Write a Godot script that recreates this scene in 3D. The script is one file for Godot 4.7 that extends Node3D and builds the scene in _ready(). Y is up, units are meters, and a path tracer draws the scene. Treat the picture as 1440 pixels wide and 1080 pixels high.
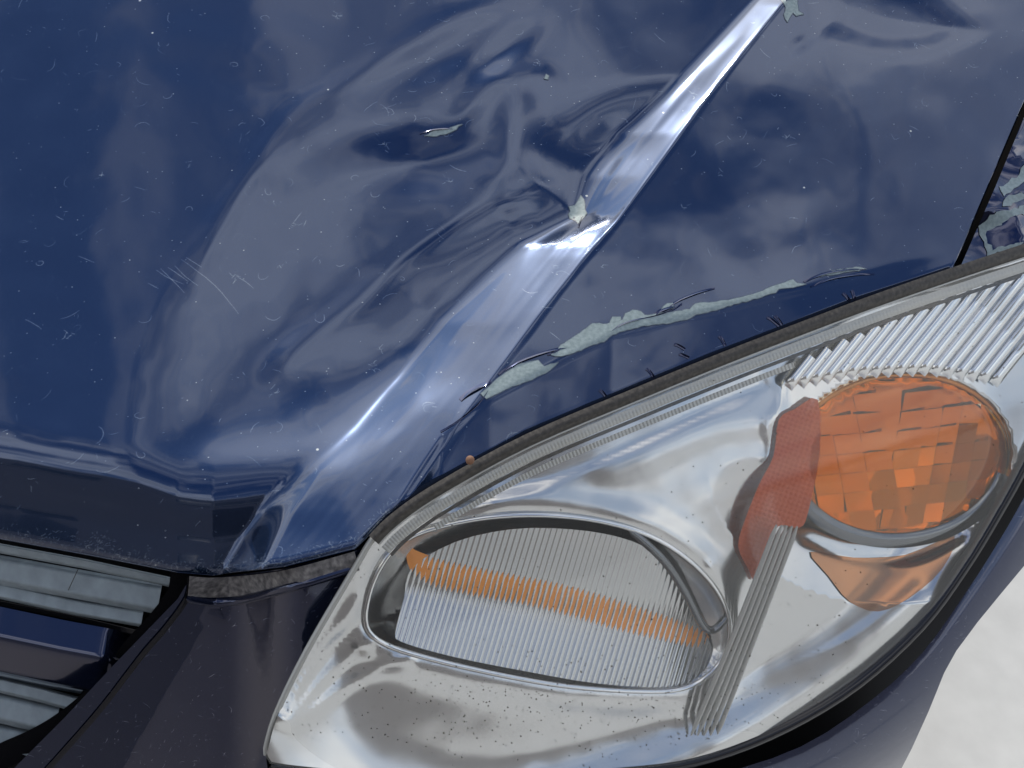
extends Node3D
# A close-up of the crumpled bonnet corner and headlight of a navy car, in daylight.
# Surfaces are laid out on a drafting plane that faces the camera pitch: (u, v) in drafting units of about half a
# millimetre, n = height in metres above that plane.  place() turns them into metres.

const FOCAL := 1483.6
const STAND := 0.78
var eye := Vector3.ZERO
var cam_basis := Basis()
var rng := RandomNumberGenerator.new()
var wobble := FastNoiseLite.new()
var crumple := FastNoiseLite.new()
var M := {}

# ------------------------------------------------------------------ helpers
func place(u: float, v: float, n: float) -> Vector3:
	var z := STAND - n
	return eye + cam_basis * Vector3((u - 720.0) / FOCAL * z, -(v - 540.0) / FOCAL * z, -z)

func pts(a: Array) -> PackedVector2Array:
	var o := PackedVector2Array()
	for i in range(0, a.size(), 2):
		o.append(Vector2(a[i], a[i + 1]))
	return o

func smooth_line(p: PackedVector2Array, closed := false, per := 5) -> PackedVector2Array:
	var o := PackedVector2Array()
	var c := p.size()
	var last := c if closed else c - 1
	for i in last:
		var a := p[(i - 1 + c) % c] if closed or i > 0 else p[i]
		var b := p[i]
		var d := p[(i + 1) % c]
		var e := p[(i + 2) % c] if closed or i + 2 < c else d
		for k in per:
			o.append(b.cubic_interpolate(d, a, e, float(k) / per))
	if not closed:
		o.append(p[c - 1])
	return o

func dist_line(p: PackedVector2Array, q: Vector2, closed := false) -> float:
	var best := 1e12
	var c := p.size()
	for i in (c if closed else c - 1):
		best = minf(best, q.distance_squared_to(Geometry2D.get_closest_point_to_segment(q, p[i], p[(i + 1) % c])))
	return sqrt(best)

func inside_by(p: PackedVector2Array, q: Vector2) -> float:   # > 0 inside
	var d := dist_line(p, q, true)
	return d if Geometry2D.is_point_in_polygon(q, p) else -d

func table(p: PackedVector2Array, x: float) -> float:         # y over x, p sorted by x
	if x <= p[0].x:
		return p[0].y + (x - p[0].x) * (p[1].y - p[0].y) / (p[1].x - p[0].x)
	for i in p.size() - 1:
		if x <= p[i + 1].x:
			return lerpf(p[i].y, p[i + 1].y, (x - p[i].x) / (p[i + 1].x - p[i].x))
	var k := p.size() - 1
	return p[k].y + (x - p[k].x) * (p[k].y - p[k - 1].y) / (p[k].x - p[k - 1].x)

func table_v(p: PackedVector2Array, y: float) -> float:       # x over y, p sorted by y
	if y <= p[0].y:
		return p[0].x + (y - p[0].y) * (p[1].x - p[0].x) / (p[1].y - p[0].y)
	for i in p.size() - 1:
		if y <= p[i + 1].y:
			return lerpf(p[i].x, p[i + 1].x, (y - p[i].y) / (p[i + 1].y - p[i].y))
	var k := p.size() - 1
	return p[k].x + (y - p[k].y) * (p[k].x - p[k - 1].x) / (p[k].y - p[k - 1].y)

func soft_clamp(t: float, r0: float, r1: float) -> float:     # 0..1 with rounded corners
	var a := t
	if t < -r0: a = 0.0
	elif t < r0: a = (t + r0) * (t + r0) / (4.0 * r0)
	if t > 1.0 + r1: a = 1.0
	elif t > 1.0 - r1: a = 1.0 - (1.0 + r1 - t) * (1.0 + r1 - t) / (4.0 * r1)
	return a

func commit(called: String, parent: Node3D, mat: Material, v: PackedVector3Array, nn: PackedVector3Array, uv: PackedVector2Array, ix: PackedInt32Array, at := Vector3.ZERO) -> MeshInstance3D:
	var arr := []
	arr.resize(Mesh.ARRAY_MAX)
	if at != Vector3.ZERO:
		for i in v.size():
			v[i] -= at
	arr[Mesh.ARRAY_VERTEX] = v
	if nn.size() == v.size():
		arr[Mesh.ARRAY_NORMAL] = nn
	if uv.size() == v.size():
		arr[Mesh.ARRAY_TEX_UV] = uv
	arr[Mesh.ARRAY_INDEX] = ix
	var m := ArrayMesh.new()
	m.add_surface_from_arrays(Mesh.PRIMITIVE_TRIANGLES, arr)
	m.surface_set_material(0, mat)
	var o := MeshInstance3D.new()
	o.name = called
	o.mesh = m
	parent.add_child(o, true)
	o.position = at
	return o

func mean_normals(v: PackedVector3Array, ix: PackedInt32Array) -> PackedVector3Array:
	var nn := PackedVector3Array()
	nn.resize(v.size())
	for i in range(0, ix.size(), 3):
		var f := (v[ix[i + 2]] - v[ix[i]]).cross(v[ix[i + 1]] - v[ix[i]])
		for k in 3:
			nn[ix[i + k]] += f
	for i in nn.size():
		nn[i] = nn[i].normalized()
	return nn

func face_up(v: PackedVector3Array, ix: PackedInt32Array) -> PackedInt32Array:   # clockwise as seen from the eye
	for i in range(0, ix.size(), 3):
		var f := (v[ix[i + 2]] - v[ix[i]]).cross(v[ix[i + 1]] - v[ix[i]])
		if f.dot(eye - v[ix[i]]) < 0.0:
			var k := ix[i + 1]
			ix[i + 1] = ix[i + 2]
			ix[i + 2] = k
	return ix

func uv_of(p: Vector3) -> Vector2:       # metres on the car: along x, and along the panel
	return Vector2(p.x + 0.62, (p.z - p.y * 0.55) + 1.0) / 1.0

# A panel over an outline, with height nf(u, v); rim > 0 turns its edge back by that many metres.
func region(called: String, parent: Node3D, mat: Material, outline: PackedVector2Array, cell: float, nf: Callable, rim := 0.0, jitter := 0.0) -> MeshInstance3D:
	var ring := PackedVector2Array()
	var c := outline.size()
	for i in c:
		var a := outline[i]
		var b := outline[(i + 1) % c]
		var k := maxi(1, int(ceil(a.distance_to(b) / cell)))
		for j in k:
			ring.append(a.lerp(b, float(j) / k))
	var lo := ring[0]
	var hi := ring[0]
	for p in ring:
		lo = lo.min(p)
		hi = hi.max(p)
	var all := ring.duplicate()
	var y := lo.y
	var row := 0
	while y < hi.y:
		var x := lo.x + (cell * 0.5 if row % 2 else 0.0)
		while x < hi.x:
			var q := Vector2(x, y)
			var jit := maxf(jitter, cell * 0.1)
			q += Vector2(rng.randf_range(-jit, jit), rng.randf_range(-jit, jit))
			if Geometry2D.is_point_in_polygon(q, outline) and dist_line(outline, q, true) > cell * 0.45:
				all.append(q)
			x += cell
		y += cell * 0.87
		row += 1
	var ix := PackedInt32Array()
	var tri := PackedInt32Array()
	if all.size() < 9000:
		tri = Geometry2D.triangulate_delaunay(all)
	else:      # a large panel: a plain grid whose outer nodes are drawn to the outline
		all.clear()
		ring.clear()
		var nx := int((hi.x - lo.x) / cell) + 3
		var ny := int((hi.y - lo.y) / cell) + 3
		for j in ny:
			for i in nx:
				var q := lo + Vector2(i - 1, j - 1) * cell
				var best := q
				var far := cell * 0.72
				for k in c:
					var near := Geometry2D.get_closest_point_to_segment(q, outline[k], outline[(k + 1) % c])
					if near.distance_to(q) < far:
						far = near.distance_to(q)
						best = near
				all.append(best)
		for j in ny - 1:
			for i in nx - 1:
				var a := j * nx + i
				tri.append_array([a, a + 1, a + nx + 1, a, a + nx + 1, a + nx])
	for i in range(0, tri.size(), 3):
		var mid := (all[tri[i]] + all[tri[i + 1]] + all[tri[i + 2]]) / 3.0
		if Geometry2D.is_point_in_polygon(mid, outline):
			ix.append_array([tri[i], tri[i + 1], tri[i + 2]])
	var v := PackedVector3Array()
	var nn := PackedVector3Array()
	var uv := PackedVector2Array()
	var e := 0.8
	for q in all:
		var n: float = nf.call(q.x, q.y)
		var p := place(q.x, q.y, n)
		var px := place(q.x + e, q.y, nf.call(q.x + e, q.y))
		var py := place(q.x, q.y + e, nf.call(q.x, q.y + e))
		v.append(p)
		nn.append((py - p).cross(px - p).normalized())
		uv.append(uv_of(p))
	ix = face_up(v, ix)
	if rim > 0.0:
		var f := v.size()
		var k := ring.size()
		for i in k:
			var q := ring[i]
			var out := (ring[(i + 1) % k] - ring[(i + k - 1) % k]).orthogonal().normalized()
			if Geometry2D.is_point_in_polygon(q + out * 0.7, outline):
				out = -out
			var side := (cam_basis * Vector3(out.x, -out.y, 0.0)).normalized()
			for s in 2:
				var p: Vector3 = place(q.x, q.y, nf.call(q.x, q.y) - rim * s)
				v.append(p)
				nn.append(side)
				uv.append(uv_of(p))
		for i in k:
			var a := f + i * 2
			var b := f + ((i + 1) % k) * 2
			ix.append_array([a, b, a + 1, b, b + 1, a + 1])
	return commit(called, parent, mat, v, nn, uv, ix)

# A strip along a line between two offsets (to the right of its direction), with height nf and a relief over (along, across).
func strip(called: String, parent: Node3D, mat: Material, line: PackedVector2Array, o0: float, o1: float, step: float, across: int, nf: Callable, relief: Callable) -> MeshInstance3D:
	var cum := [0.0]
	for i in line.size() - 1:
		cum.append(cum[i] + line[i].distance_to(line[i + 1]))
	var total: float = cum[-1]
	var cols := int(total / step)
	var v := PackedVector3Array()
	var uv := PackedVector2Array()
	var ix := PackedInt32Array()
	var seg := 0
	for i in cols + 1:
		var s := total * i / cols
		while seg < line.size() - 2 and cum[seg + 1] < s:
			seg += 1
		var t: float = (s - cum[seg]) / maxf(cum[seg + 1] - cum[seg], 1e-6)
		var q := line[seg].lerp(line[seg + 1], t)
		var d0 := (line[seg + 1] - line[seg]).normalized()
		var dn := (line[mini(seg + 2, line.size() - 1)] - line[mini(seg + 1, line.size() - 2)]).normalized()
		var dp := (line[seg] - line[maxi(seg - 1, 0)]).normalized() if seg > 0 else d0
		var d := (dp + d0).normalized().lerp((d0 + dn).normalized(), t).normalized()
		var right := Vector2(-d.y, d.x)
		for j in across + 1:
			var w := float(j) / across
			var p := q + right * lerpf(o0, o1, w)
			var n: float = nf.call(p.x, p.y) + relief.call(s, w)
			v.append(place(p.x, p.y, n))
			uv.append(Vector2(s / 100.0, w))
	for i in cols:
		for j in across:
			var a := i * (across + 1) + j
			var b := a + across + 1
			ix.append_array([a, b, a + 1, b, b + 1, a + 1])
	ix = face_up(v, ix)
	return commit(called, parent, mat, v, mean_normals(v, ix), uv, ix)

func tube(called: String, parent: Node3D, mat: Material, line: PackedVector2Array, r: float, nf: Callable, closed := false, lift := 0.0) -> MeshInstance3D:
	var v := PackedVector3Array()
	var nn := PackedVector3Array()
	var ix := PackedInt32Array()
	var c := line.size()
	var path := PackedVector3Array()
	for q in line:
		path.append(place(q.x, q.y, nf.call(q.x, q.y) + lift))
	var up := cam_basis.z
	for i in c:
		var a := path[(i - 1 + c) % c] if closed else path[maxi(i - 1, 0)]
		var b := path[(i + 1) % c] if closed else path[mini(i + 1, c - 1)]
		var d := (b - a).normalized()
		var s := d.cross(up).normalized()
		var w := s.cross(d).normalized()
		var taper := 1.0
		if not closed and (i == 0 or i == c - 1):
			taper = 0.35
		for k in 8:
			var g := TAU * k / 8
			var o := s * cos(g) + w * sin(g)
			v.append(path[i] + o * r * taper)
			nn.append(o)
	for i in (c if closed else c - 1):
		for k in 8:
			var a := i * 8 + k
			var a2 := i * 8 + (k + 1) % 8
			var b := ((i + 1) % c) * 8 + k
			var b2 := ((i + 1) % c) * 8 + (k + 1) % 8
			ix.append_array([a, a2, b, a2, b2, b])
	return commit(called, parent, mat, v, nn, PackedVector2Array(), ix)

# ------------------------------------------------------------------ the bonnet's shape
var hood_edge := pts([-520, 668, -420, 688, -200, 722, 0, 757, 120, 779, 250, 804, 300, 808, 400, 796, 500, 771, 545, 726, 620, 679, 740, 613, 900, 545, 1000, 504, 1200, 427, 1338, 380, 1440, 140, 1500, -4, 1580, -200])
var band_l := pts([1190, -120, 1066, -5, 960, 108, 872, 190, 832, 250, 814, 305, 735, 345, 678, 400, 620, 455, 565, 530, 505, 600, 440, 660, 395, 720, 345, 812])
var band_r := pts([1235, -120, 1100, 5, 1040, 80, 985, 150, 925, 232, 868, 310, 822, 362, 760, 440, 700, 520, 655, 580, 610, 650, 575, 700, 530, 800])
var blobs := []
var flank := pts([560, 700, 620, 608, 690, 552, 770, 508, 860, 462, 980, 432, 1130, 398, 1230, 374, 1345, 345])
var ridges := []
var bowls := []

func add_ridge(a: Array, w: float, mm: float) -> void:
	var p := smooth_line(pts(a), false, 4)
	var lo := p[0]
	var hi := p[0]
	for q in p:
		lo = lo.min(q)
		hi = hi.max(q)
	ridges.append([p, w, mm * 0.001, lo - Vector2.ONE * w * 2.6, hi + Vector2.ONE * w * 2.6])

func add_bowl(p: PackedVector2Array, w: float, mm: float) -> void:
	var lo := p[0]
	var hi := p[0]
	for q in p:
		lo = lo.min(q)
		hi = hi.max(q)
	bowls.append([p, w, mm * 0.001, lo, hi])

func shape_dents() -> void:
	# one long hollow, its pockets and lobes: [u, v, half length, half width, turn, mm]; the first is a bowl with an end, the rest fade out
	blobs = [[470, 415, 385, 205, -0.86, -17.0], [775, 205, 50, 80, 0.15, -4.0], [590, 232, 105, 40, -0.1, -5.0], [600, 92, 100, 30, -0.5, -3.5], [706, 72, 55, 17, -0.65, -2.6], [300, 600, 120, 60, -0.9, -3.0]]
	add_bowl(smooth_line(pts([1128, 52, 1185, 82, 1260, 97, 1340, 84, 1407, 47, 1370, 10, 1300, -30, 1200, -60, 1130, -50]), true, 4), 110.0, -3.5)
	add_ridge([740, 0, 650, 24, 580, 60, 500, 110, 430, 148, 388, 190, 325, 285, 262, 410], 16.0, 1.0)
	add_ridge([690, 80, 718, 130, 722, 200, 700, 244, 620, 262], 24.0, 2.2)
	add_ridge([600, 172, 640, 165, 668, 142, 700, 112, 760, 108, 800, 150], 16.0, 1.2)
	add_ridge([812, 290, 772, 272, 700, 285, 640, 316, 570, 364, 500, 426, 430, 478, 350, 545], 20.0, 2.0)
	add_ridge([1110, 30, 1160, 90, 1210, 180, 1240, 300], 36.0, 0.9)
	add_ridge([1090, 60, 1090, 180, 1060, 330], 50.0, -0.9)
	add_ridge([1130, 60, 1240, 120, 1330, 200, 1390, 260], 40.0, 0.8)
	add_ridge([1100, 75, 1125, 62, 1145, 40], 9.0, -0.8)
	add_ridge([500, 660, 560, 600, 600, 530, 640, 480], 14.0, 0.6)
	add_ridge([830, 300, 855, 262, 900, 200, 980, 110, 1060, 30], 9.0, 0.7)
	add_ridge([410, 560, 432, 590, 430, 630], 18.0, 0.8)

func hood_base(u: float, v: float) -> float:
	return 0.00033 * (v - 500.0) - 0.00000006 * (u - 100.0) * (u - 100.0)

func hood_n(u: float, v: float) -> float:
	var q := Vector2(u, v)
	var n := hood_base(u, v)
	# the step of the pressed crease
	var xl := table_v(band_l, v)
	var xr := table_v(band_r, v)
	var t := (u - xl) / (xr - xl)
	var s := soft_clamp(t, lerpf(0.2, 0.07, smoothstep(300.0, 520.0, v)), 0.07)
	var rise := lerpf(0.026, 0.013, smoothstep(60.0, 400.0, v))
	n += rise * s * (exp(-maxf(0.0, u - xr) / 420.0) if u > xr else 1.0)
	if t > -0.1 and t < 1.1:
		var g := wobble.get_noise_2d((u + v * 1.0) * 0.35, (u + v * 0.8) * 2.2 + 700.0)
		n += lerpf(0.0006, 0.00025, smoothstep(350.0, 560.0, v)) * g * clampf(t * (1.0 - t) * 4.0, 0.0, 1.0)
	n += 0.0012 * clampf(1.0 - absf(t - 1.0) / 0.12, 0.0, 1.0) ** 2.0
	for b in bowls:
		if u > b[3].x and u < b[4].x and v > b[3].y and v < b[4].y:
			var d := inside_by(b[0], q)
			if d > 0.0:
				var f := clampf(d / b[1], 0.0, 1.0)
				n += b[2] * (1.0 - (1.0 - f) * (1.0 - f)) * smoothstep(0.0, 50.0, d)
	# the deep valley along the left side of the crease
	if u > 140.0 and u < 1060.0 and v > 90.0 and v < 690.0 and t < 1.1:
		var away := dist_line(band_l, q) if t < 0.0 else 0.0
		var reach := lerpf(62.0, 78.0, smoothstep(280.0, 380.0, v))
		n -= 0.021 * exp(-away * away / (reach * reach)) * smoothstep(100.0, 225.0, v) * smoothstep(680.0, 470.0, v) * (1.0 - s)
	for k in blobs.size():
		var b: Array = blobs[k]
		var w := Vector2(u - b[0], v - b[1]).rotated(-b[4])
		var rr: float = (w.x * w.x) / (b[2] * b[2]) + (w.y * w.y) / (b[3] * b[3])
		if k == 0:
			if rr < 1.0:
				n += b[5] * 0.001 * pow(1.0 - rr, 1.6) * (1.0 - s)
		elif rr < 6.0:
			n += b[5] * 0.001 * exp(-rr) * (1.0 - s)
	for r in ridges:
		if u > r[3].x and u < r[4].x and v > r[3].y and v < r[4].y:
			var d: float = dist_line(r[0], q) / r[1]
			var line: PackedVector2Array = r[0]
			var reach: float = r[1] * 4.5
			n += r[2] * exp(-d * d) * smoothstep(0.0, reach, minf(q.distance_to(line[0]), q.distance_to(line[line.size() - 1])))
	# the nose, turned down towards the grille
	var edge := table(hood_edge, u)
	var lip := edge - v
	var keep := 1.0 - smoothstep(-0.24, 0.12, t)
	if lip < 175.0 and keep > 0.0 and u < 700.0:
		var d := 175.0 - lip
		n -= keep * (0.00027 * d + 0.0000003 * d * d) * smoothstep(0.0, 130.0, d)
	# the flank below the long scrape
	if u > 540.0 and u < 1360.0:
		var d := v - table(flank, u)
		if d > 0.0:
			n -= 0.00012 * d * smoothstep(0.0, 16.0, d) * smoothstep(1350.0, 1200.0, u)
	# the very edge is rolled
	if lip < 9.0 and u < 1338.0:
		n -= 0.000045 * (9.0 - lip) * (9.0 - lip)
	n += 0.0007 * wobble.get_noise_2d(u * 0.5, v * 0.5) + 0.00005 * wobble.get_noise_2d(u * 1.7 + 90.0, v * 1.7)
	return n

func build_hood(car: Node3D) -> MeshInstance3D:
	var cols := 580
	var rows := 240
	var v := PackedVector3Array()
	var uv := PackedVector2Array()
	var ix := PackedInt32Array()
	for i in cols + 1:
		var u := -500.0 + 2070.0 * i / cols
		var edge := table(hood_edge, u)
		for j in rows + 1:
			var y := lerpf(-330.0, edge, float(j) / rows)
			v.append(place(u, y, hood_n(u, y)))
			uv.append(uv_of(place(u, y, hood_base(u, y))))
	var top := v.size()
	for i in cols:
		for j in rows:
			var a := i * (rows + 1) + j
			var b := a + rows + 1
			ix.append_array([a, b, a + 1, b, b + 1, a + 1])
	# turned-in edge
	for i in cols + 1:
		var u := -500.0 + 2070.0 * i / cols
		var edge := table(hood_edge, u)
		var n := hood_n(u, edge)
		for k in 3:
			v.append(place(u + (0.0 if u < 1338.0 else 1.5 * k), edge + [0.0, 1.0, -1.0][k], n - [0.0, 0.004, 0.016][k]))
			uv.append(uv_of(place(u, edge, hood_base(u, edge))))
	for i in cols:
		for k in 2:
			var a := top + i * 3 + k
			ix.append_array([a, a + 3, a + 1, a + 3, a + 4, a + 1])
	ix = face_up(v, ix)
	return commit("hood", car, M.paint_hood, v, mean_normals(v, ix), uv, ix)

# ------------------------------------------------------------------ the headlight's shape
var lens_top := smooth_line(pts([372, 1062, 388, 1005, 432, 914, 500, 797, 524, 758, 562, 722, 622, 682, 742, 617, 900, 550, 1000, 509, 1100, 470, 1250, 414, 1440, 350, 1560, 312]), false, 4)
var lens_low := smooth_line(pts([1560, 312, 1545, 400, 1500, 520, 1442, 645, 1400, 722, 1352, 800, 1292, 880, 1204, 960, 1105, 1020, 1000, 1062, 900, 1080, 700, 1092, 520, 1088, 420, 1080, 380, 1074]), false, 4)
var lens_line := PackedVector2Array()
var beam := smooth_line(pts([515, 880, 518, 838, 535, 796, 562, 764, 604, 744, 680, 728, 760, 724, 840, 732, 910, 752, 965, 785, 1005, 826, 1025, 870, 1022, 912, 1000, 946, 960, 968, 900, 972, 800, 965, 700, 948, 600, 925, 540, 905]), true, 4)
var fluted := smooth_line(pts([578, 800, 640, 762, 720, 744, 800, 744, 870, 755, 920, 776, 950, 805, 975, 850, 992, 890, 1004, 925, 985, 960, 940, 967, 840, 961, 740, 944, 640, 924, 566, 903, 556, 888, 568, 845]), true, 3)
var folds := []

func lens_n(u: float, v: float) -> float:
	var n := 0.081 - 0.000264 * (u - 500.0) - 0.0001458 * (v - 790.0)
	return n + 0.026 * lens_bulge(u, v)

func lens_bulge(u: float, v: float) -> float:
	var q := Vector2(u - 930.0, v - 760.0)
	var a := (q.x * 0.86 - q.y * 0.5) / 650.0
	var b := (q.x * 0.5 + q.y * 0.86) / 300.0
	return 1.0 - a * a - b * b

func lens_plane(u: float, v: float) -> float:
	return 0.081 - 0.000264 * (u - 500.0) - 0.0001458 * (v - 790.0)

func signal_r(u: float, v: float) -> float:
	var q := Vector2(u - 1265.0, v - 645.0).rotated(0.1)
	return Vector2(q.x / 142.0, q.y / 108.0).length()

func reflector_n(u: float, v: float) -> float:
	var q := Vector2(u, v)
	var n := lens_n(u, v)
	n -= 0.007 + 0.02 * smoothstep(0.02, 0.5, lens_bulge(u, v))
	var d := inside_by(beam, q)
	# lip round the beam opening, then the bowl
	n += 0.004 * exp(-(d + 14.0) * (d + 14.0) / 500.0)
	if d > 0.0:
		var f := clampf(d / 130.0, 0.0, 1.0)
		n -= 0.042 * (1.0 - (1.0 - f) ** 2.0)
	var r := signal_r(u, v)
	if r < 2.1:
		var down := smoothstep(0.1, 0.85, (v - 645.0 - 0.1 * (u - 1265.0)) / (108.0 * maxf(r, 0.2)))
		n -= 0.046 * (1.0 - smoothstep(1.0, 1.14, r)) * (1.0 - down) + 0.040 * clampf(1.0 - (r - 1.04) / 0.85, 0.0, 1.0) * down
	for k in folds:
		if u > k[3].x and u < k[4].x and v > k[3].y and v < k[4].y:
			var e: float = dist_line(k[0], q) / k[1]
			n += k[2] * exp(-e * e)
	# the lower shelf leans back to the sky
	var shelf := v - 930.0 - (u - 700.0) * 0.06
	n += 0.00005 * (shelf + sqrt(shelf * shelf + 1600.0)) * smoothstep(1250.0, 1000.0, u)
	n += 0.0004 * wobble.get_noise_2d(u * 0.8, v * 0.8 + 400.0)
	return n

func rib_phase(u: float, v: float) -> float:
	return (u * 0.958 + v * 0.287) / 7.7

func fluted_base(u: float, v: float) -> float:
	var y := v - (842.0 + (u - 780.0) * 0.13)
	var n := lens_n(u, v) - 0.048 + 0.00023 * sqrt(y * y + 900.0)
	return n

func fluted_n(u: float, v: float) -> float:
	return fluted_base(u, v) + 0.0007 * absf(sin(rib_phase(u, v) * PI))

# a panel of fine straight ribs, its grid running along them
func ribbed(called: String, parent: Node3D, mat: Material, outline: PackedVector2Array, lift: float) -> MeshInstance3D:
	var dir := Vector2(0.958, 0.287)
	var along := Vector2(-0.287, 0.958)
	var lo := Vector2(1e9, 1e9)
	var hi := -lo
	for p in outline:
		var w := Vector2(p.dot(dir), p.dot(along))
		lo = lo.min(w)
		hi = hi.max(w)
	var du := 7.7 / 8.0
	var cols := int((hi.x - lo.x) / du)
	var rows := 44
	var v := PackedVector3Array()
	var ix := PackedInt32Array()
	var made := 0
	for i in range(1, cols):
		var a := lo.x + i * du
		var from := 1e9
		var to := -1e9
		for k in outline.size():
			var p := outline[k]
			var q := outline[(k + 1) % outline.size()]
			var pa := p.dot(dir) - a
			var qa := q.dot(dir) - a
			if pa * qa <= 0.0 and pa != qa:
				var b := p.lerp(q, pa / (pa - qa)).dot(along)
				from = minf(from, b)
				to = maxf(to, b)
		if to < from:
			continue
		for j in rows + 1:
			var q := dir * a + along * lerpf(from, to, float(j) / rows)
			v.append(place(q.x, q.y, fluted_n(q.x, q.y) + lift))
		if made > 0:
			for j in rows:
				var k := (made - 1) * (rows + 1) + j
				var m := k + rows + 1
				ix.append_array([k, m, k + 1, m, m + 1, k + 1])
		made += 1
	ix = face_up(v, ix)
	return commit(called, parent, mat, v, mean_normals(v, ix), PackedVector2Array(), ix)

func add_fold(a: Array, w: float, mm: float) -> void:
	add_ridge(a, w, mm)
	folds.append(ridges.pop_back())

# ------------------------------------------------------------------ materials and pictures of dirt
func paint(tint: Color) -> StandardMaterial3D:
	var m := StandardMaterial3D.new()
	m.albedo_color = tint
	m.metallic = 0.72
	m.roughness = 0.13
	m.clearcoat_enabled = true
	m.clearcoat = 1.0
	m.clearcoat_roughness = 0.05
	return m

func plain(c: Color, rough: float, metal := 0.0) -> StandardMaterial3D:
	var m := StandardMaterial3D.new()
	m.albedo_color = c.linear_to_srgb()
	m.roughness = rough
	m.metallic = metal
	return m

func dab(im: Image, mask: Image, p: Vector2, r: float, c: Color, a: float) -> void:
	var size := im.get_width()
	for y in range(int(floor(p.y - r)), int(ceil(p.y + r)) + 1):
		for x in range(int(floor(p.x - r)), int(ceil(p.x + r)) + 1):
			var k := clampf(r + 0.5 - Vector2(x + 0.5, y + 0.5).distance_to(p), 0.0, 1.0) * a
			if k <= 0.0:
				continue
			var xx := posmod(x, size)
			var yy := posmod(y, size)
			im.set_pixel(xx, yy, im.get_pixel(xx, yy).lerp(c, k))
			if mask:
				var g := mask.get_pixel(xx, yy).r * (1.0 - k)
				mask.set_pixel(xx, yy, Color(g, g, g))

func stroke(im: Image, mask: Image, p: Vector2, angle: float, length: float, curl: float, r: float, c: Color, a: float) -> void:
	var k := 0.0
	while k < length:
		dab(im, mask, p, r, c, a * (0.55 + 0.45 * sin(PI * k / length)) * rng.randf_range(0.5, 1.0))
		p += Vector2.from_angle(angle)
		angle += curl + rng.randf_range(-0.3, 0.3) * minf(1.0, absf(curl) * 8.0 + 0.1)
		k += 1.0

func dirty_pictures() -> Array:
	var size := 2048
	var im := Image.create(size, size, false, Image.FORMAT_RGB8)
	var mask := Image.create(size, size, false, Image.FORMAT_RGB8)
	var base := Color(0.021, 0.044, 0.108).linear_to_srgb()
	im.fill(base)
	mask.fill(Color.WHITE)
	var dust := Color(0.62, 0.62, 0.6)
	# film of dust in patches
	var film := FastNoiseLite.new()
	film.seed = 5
	film.frequency = 0.004
	film.fractal_octaves = 4
	for k in 150000:
		var p := Vector2(rng.randf() * size, rng.randf() * size)
		if film.get_noise_2d(p.x, p.y) + rng.randf_range(-0.25, 0.25) > 0.02:
			dab(im, mask, p, 0.5, dust, rng.randf_range(0.03, 0.24))
	for k in 1500:
		dab(im, mask, Vector2(rng.randf() * size, rng.randf() * size), rng.randf_range(0.4, 1.1), Color(0.85, 0.85, 0.82), rng.randf_range(0.4, 0.95))
	for k in 26:
		dab(im, mask, Vector2(rng.randf() * size, rng.randf() * size), rng.randf_range(1.5, 2.6), Color(0.9, 0.9, 0.86), 0.9)
	for k in 3400:
		var p := Vector2(rng.randf() * size, rng.randf() * size)
		var near := film.get_noise_2d(p.x + 300.0, p.y) > 0.02
		if not near and rng.randf() < 0.75:
			continue
		stroke(im, mask, p, rng.randf() * TAU, 3.0 + 34.0 * rng.randf() ** 2.5, rng.randfn(0.0, 0.09), 0.6, Color(0.78, 0.79, 0.8), 0.06 + 0.7 * rng.randf() ** 2.5)
	for k in 60:    # little knots of lint and dried splashes
		var p := Vector2(rng.randf() * size, rng.randf() * size)
		for j in rng.randi_range(3, 8):
			stroke(im, mask, p + Vector2(rng.randf_range(-7, 7), rng.randf_range(-7, 7)), rng.randf() * TAU, rng.randf_range(4.0, 12.0), rng.randfn(0.0, 0.12), 0.6, Color(0.84, 0.84, 0.82), rng.randf_range(0.25, 0.75))
	# dirt that lies along the front edge of the bonnet
	for k in 2600:
		var u := rng.randf_range(-450.0, 560.0)
		var e := table(hood_edge, u) - absf(rng.randfn(0.0, 10.0)) - 1.0
		var p := uv_of(place(u, e, hood_base(u, e))) * size
		stroke(im, mask, p, rng.randf() * TAU, 1.0 + 8.0 * rng.randf() ** 3.0, rng.randf_range(-0.3, 0.3), 0.6, Color(0.7, 0.69, 0.66), 0.06 + 0.6 * rng.randf() ** 2.0)
	# splash on the lip, and the fan of scratches on the pan
	for k in 60:
		var p := uv_of(place(135.0 + rng.randfn(0.0, 13.0), 772.0 - absf(rng.randfn(0.0, 14.0)), hood_base(135, 770))) * size
		stroke(im, mask, p, rng.randf() * TAU, rng.randf_range(1.0, 6.0), 0.02, 0.6, Color(0.8, 0.79, 0.76), 0.4)
	var marks := [255, 365, 350, 432, 220, 380, 256, 402, 226, 378, 262, 410, 236, 376, 268, 394, 246, 374, 278, 402, 208, 398, 222, 406, 332, 388, 358, 405, 110, 360, 134, 368, 412, 314, 425, 299, 427, 318, 431, 310, 262, 362, 284, 376]
	for k in range(0, marks.size(), 4):
		var a := uv_of(place(marks[k], marks[k + 1], hood_base(marks[k], marks[k + 1]))) * size
		var b := uv_of(place(marks[k + 2], marks[k + 3], hood_base(marks[k + 2], marks[k + 3]))) * size
		stroke(im, mask, a, (b - a).angle(), a.distance_to(b), 0.0, 0.65, Color(0.8, 0.8, 0.8), 0.6)
	return [ImageTexture.create_from_image(im), ImageTexture.create_from_image(mask)]

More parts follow.
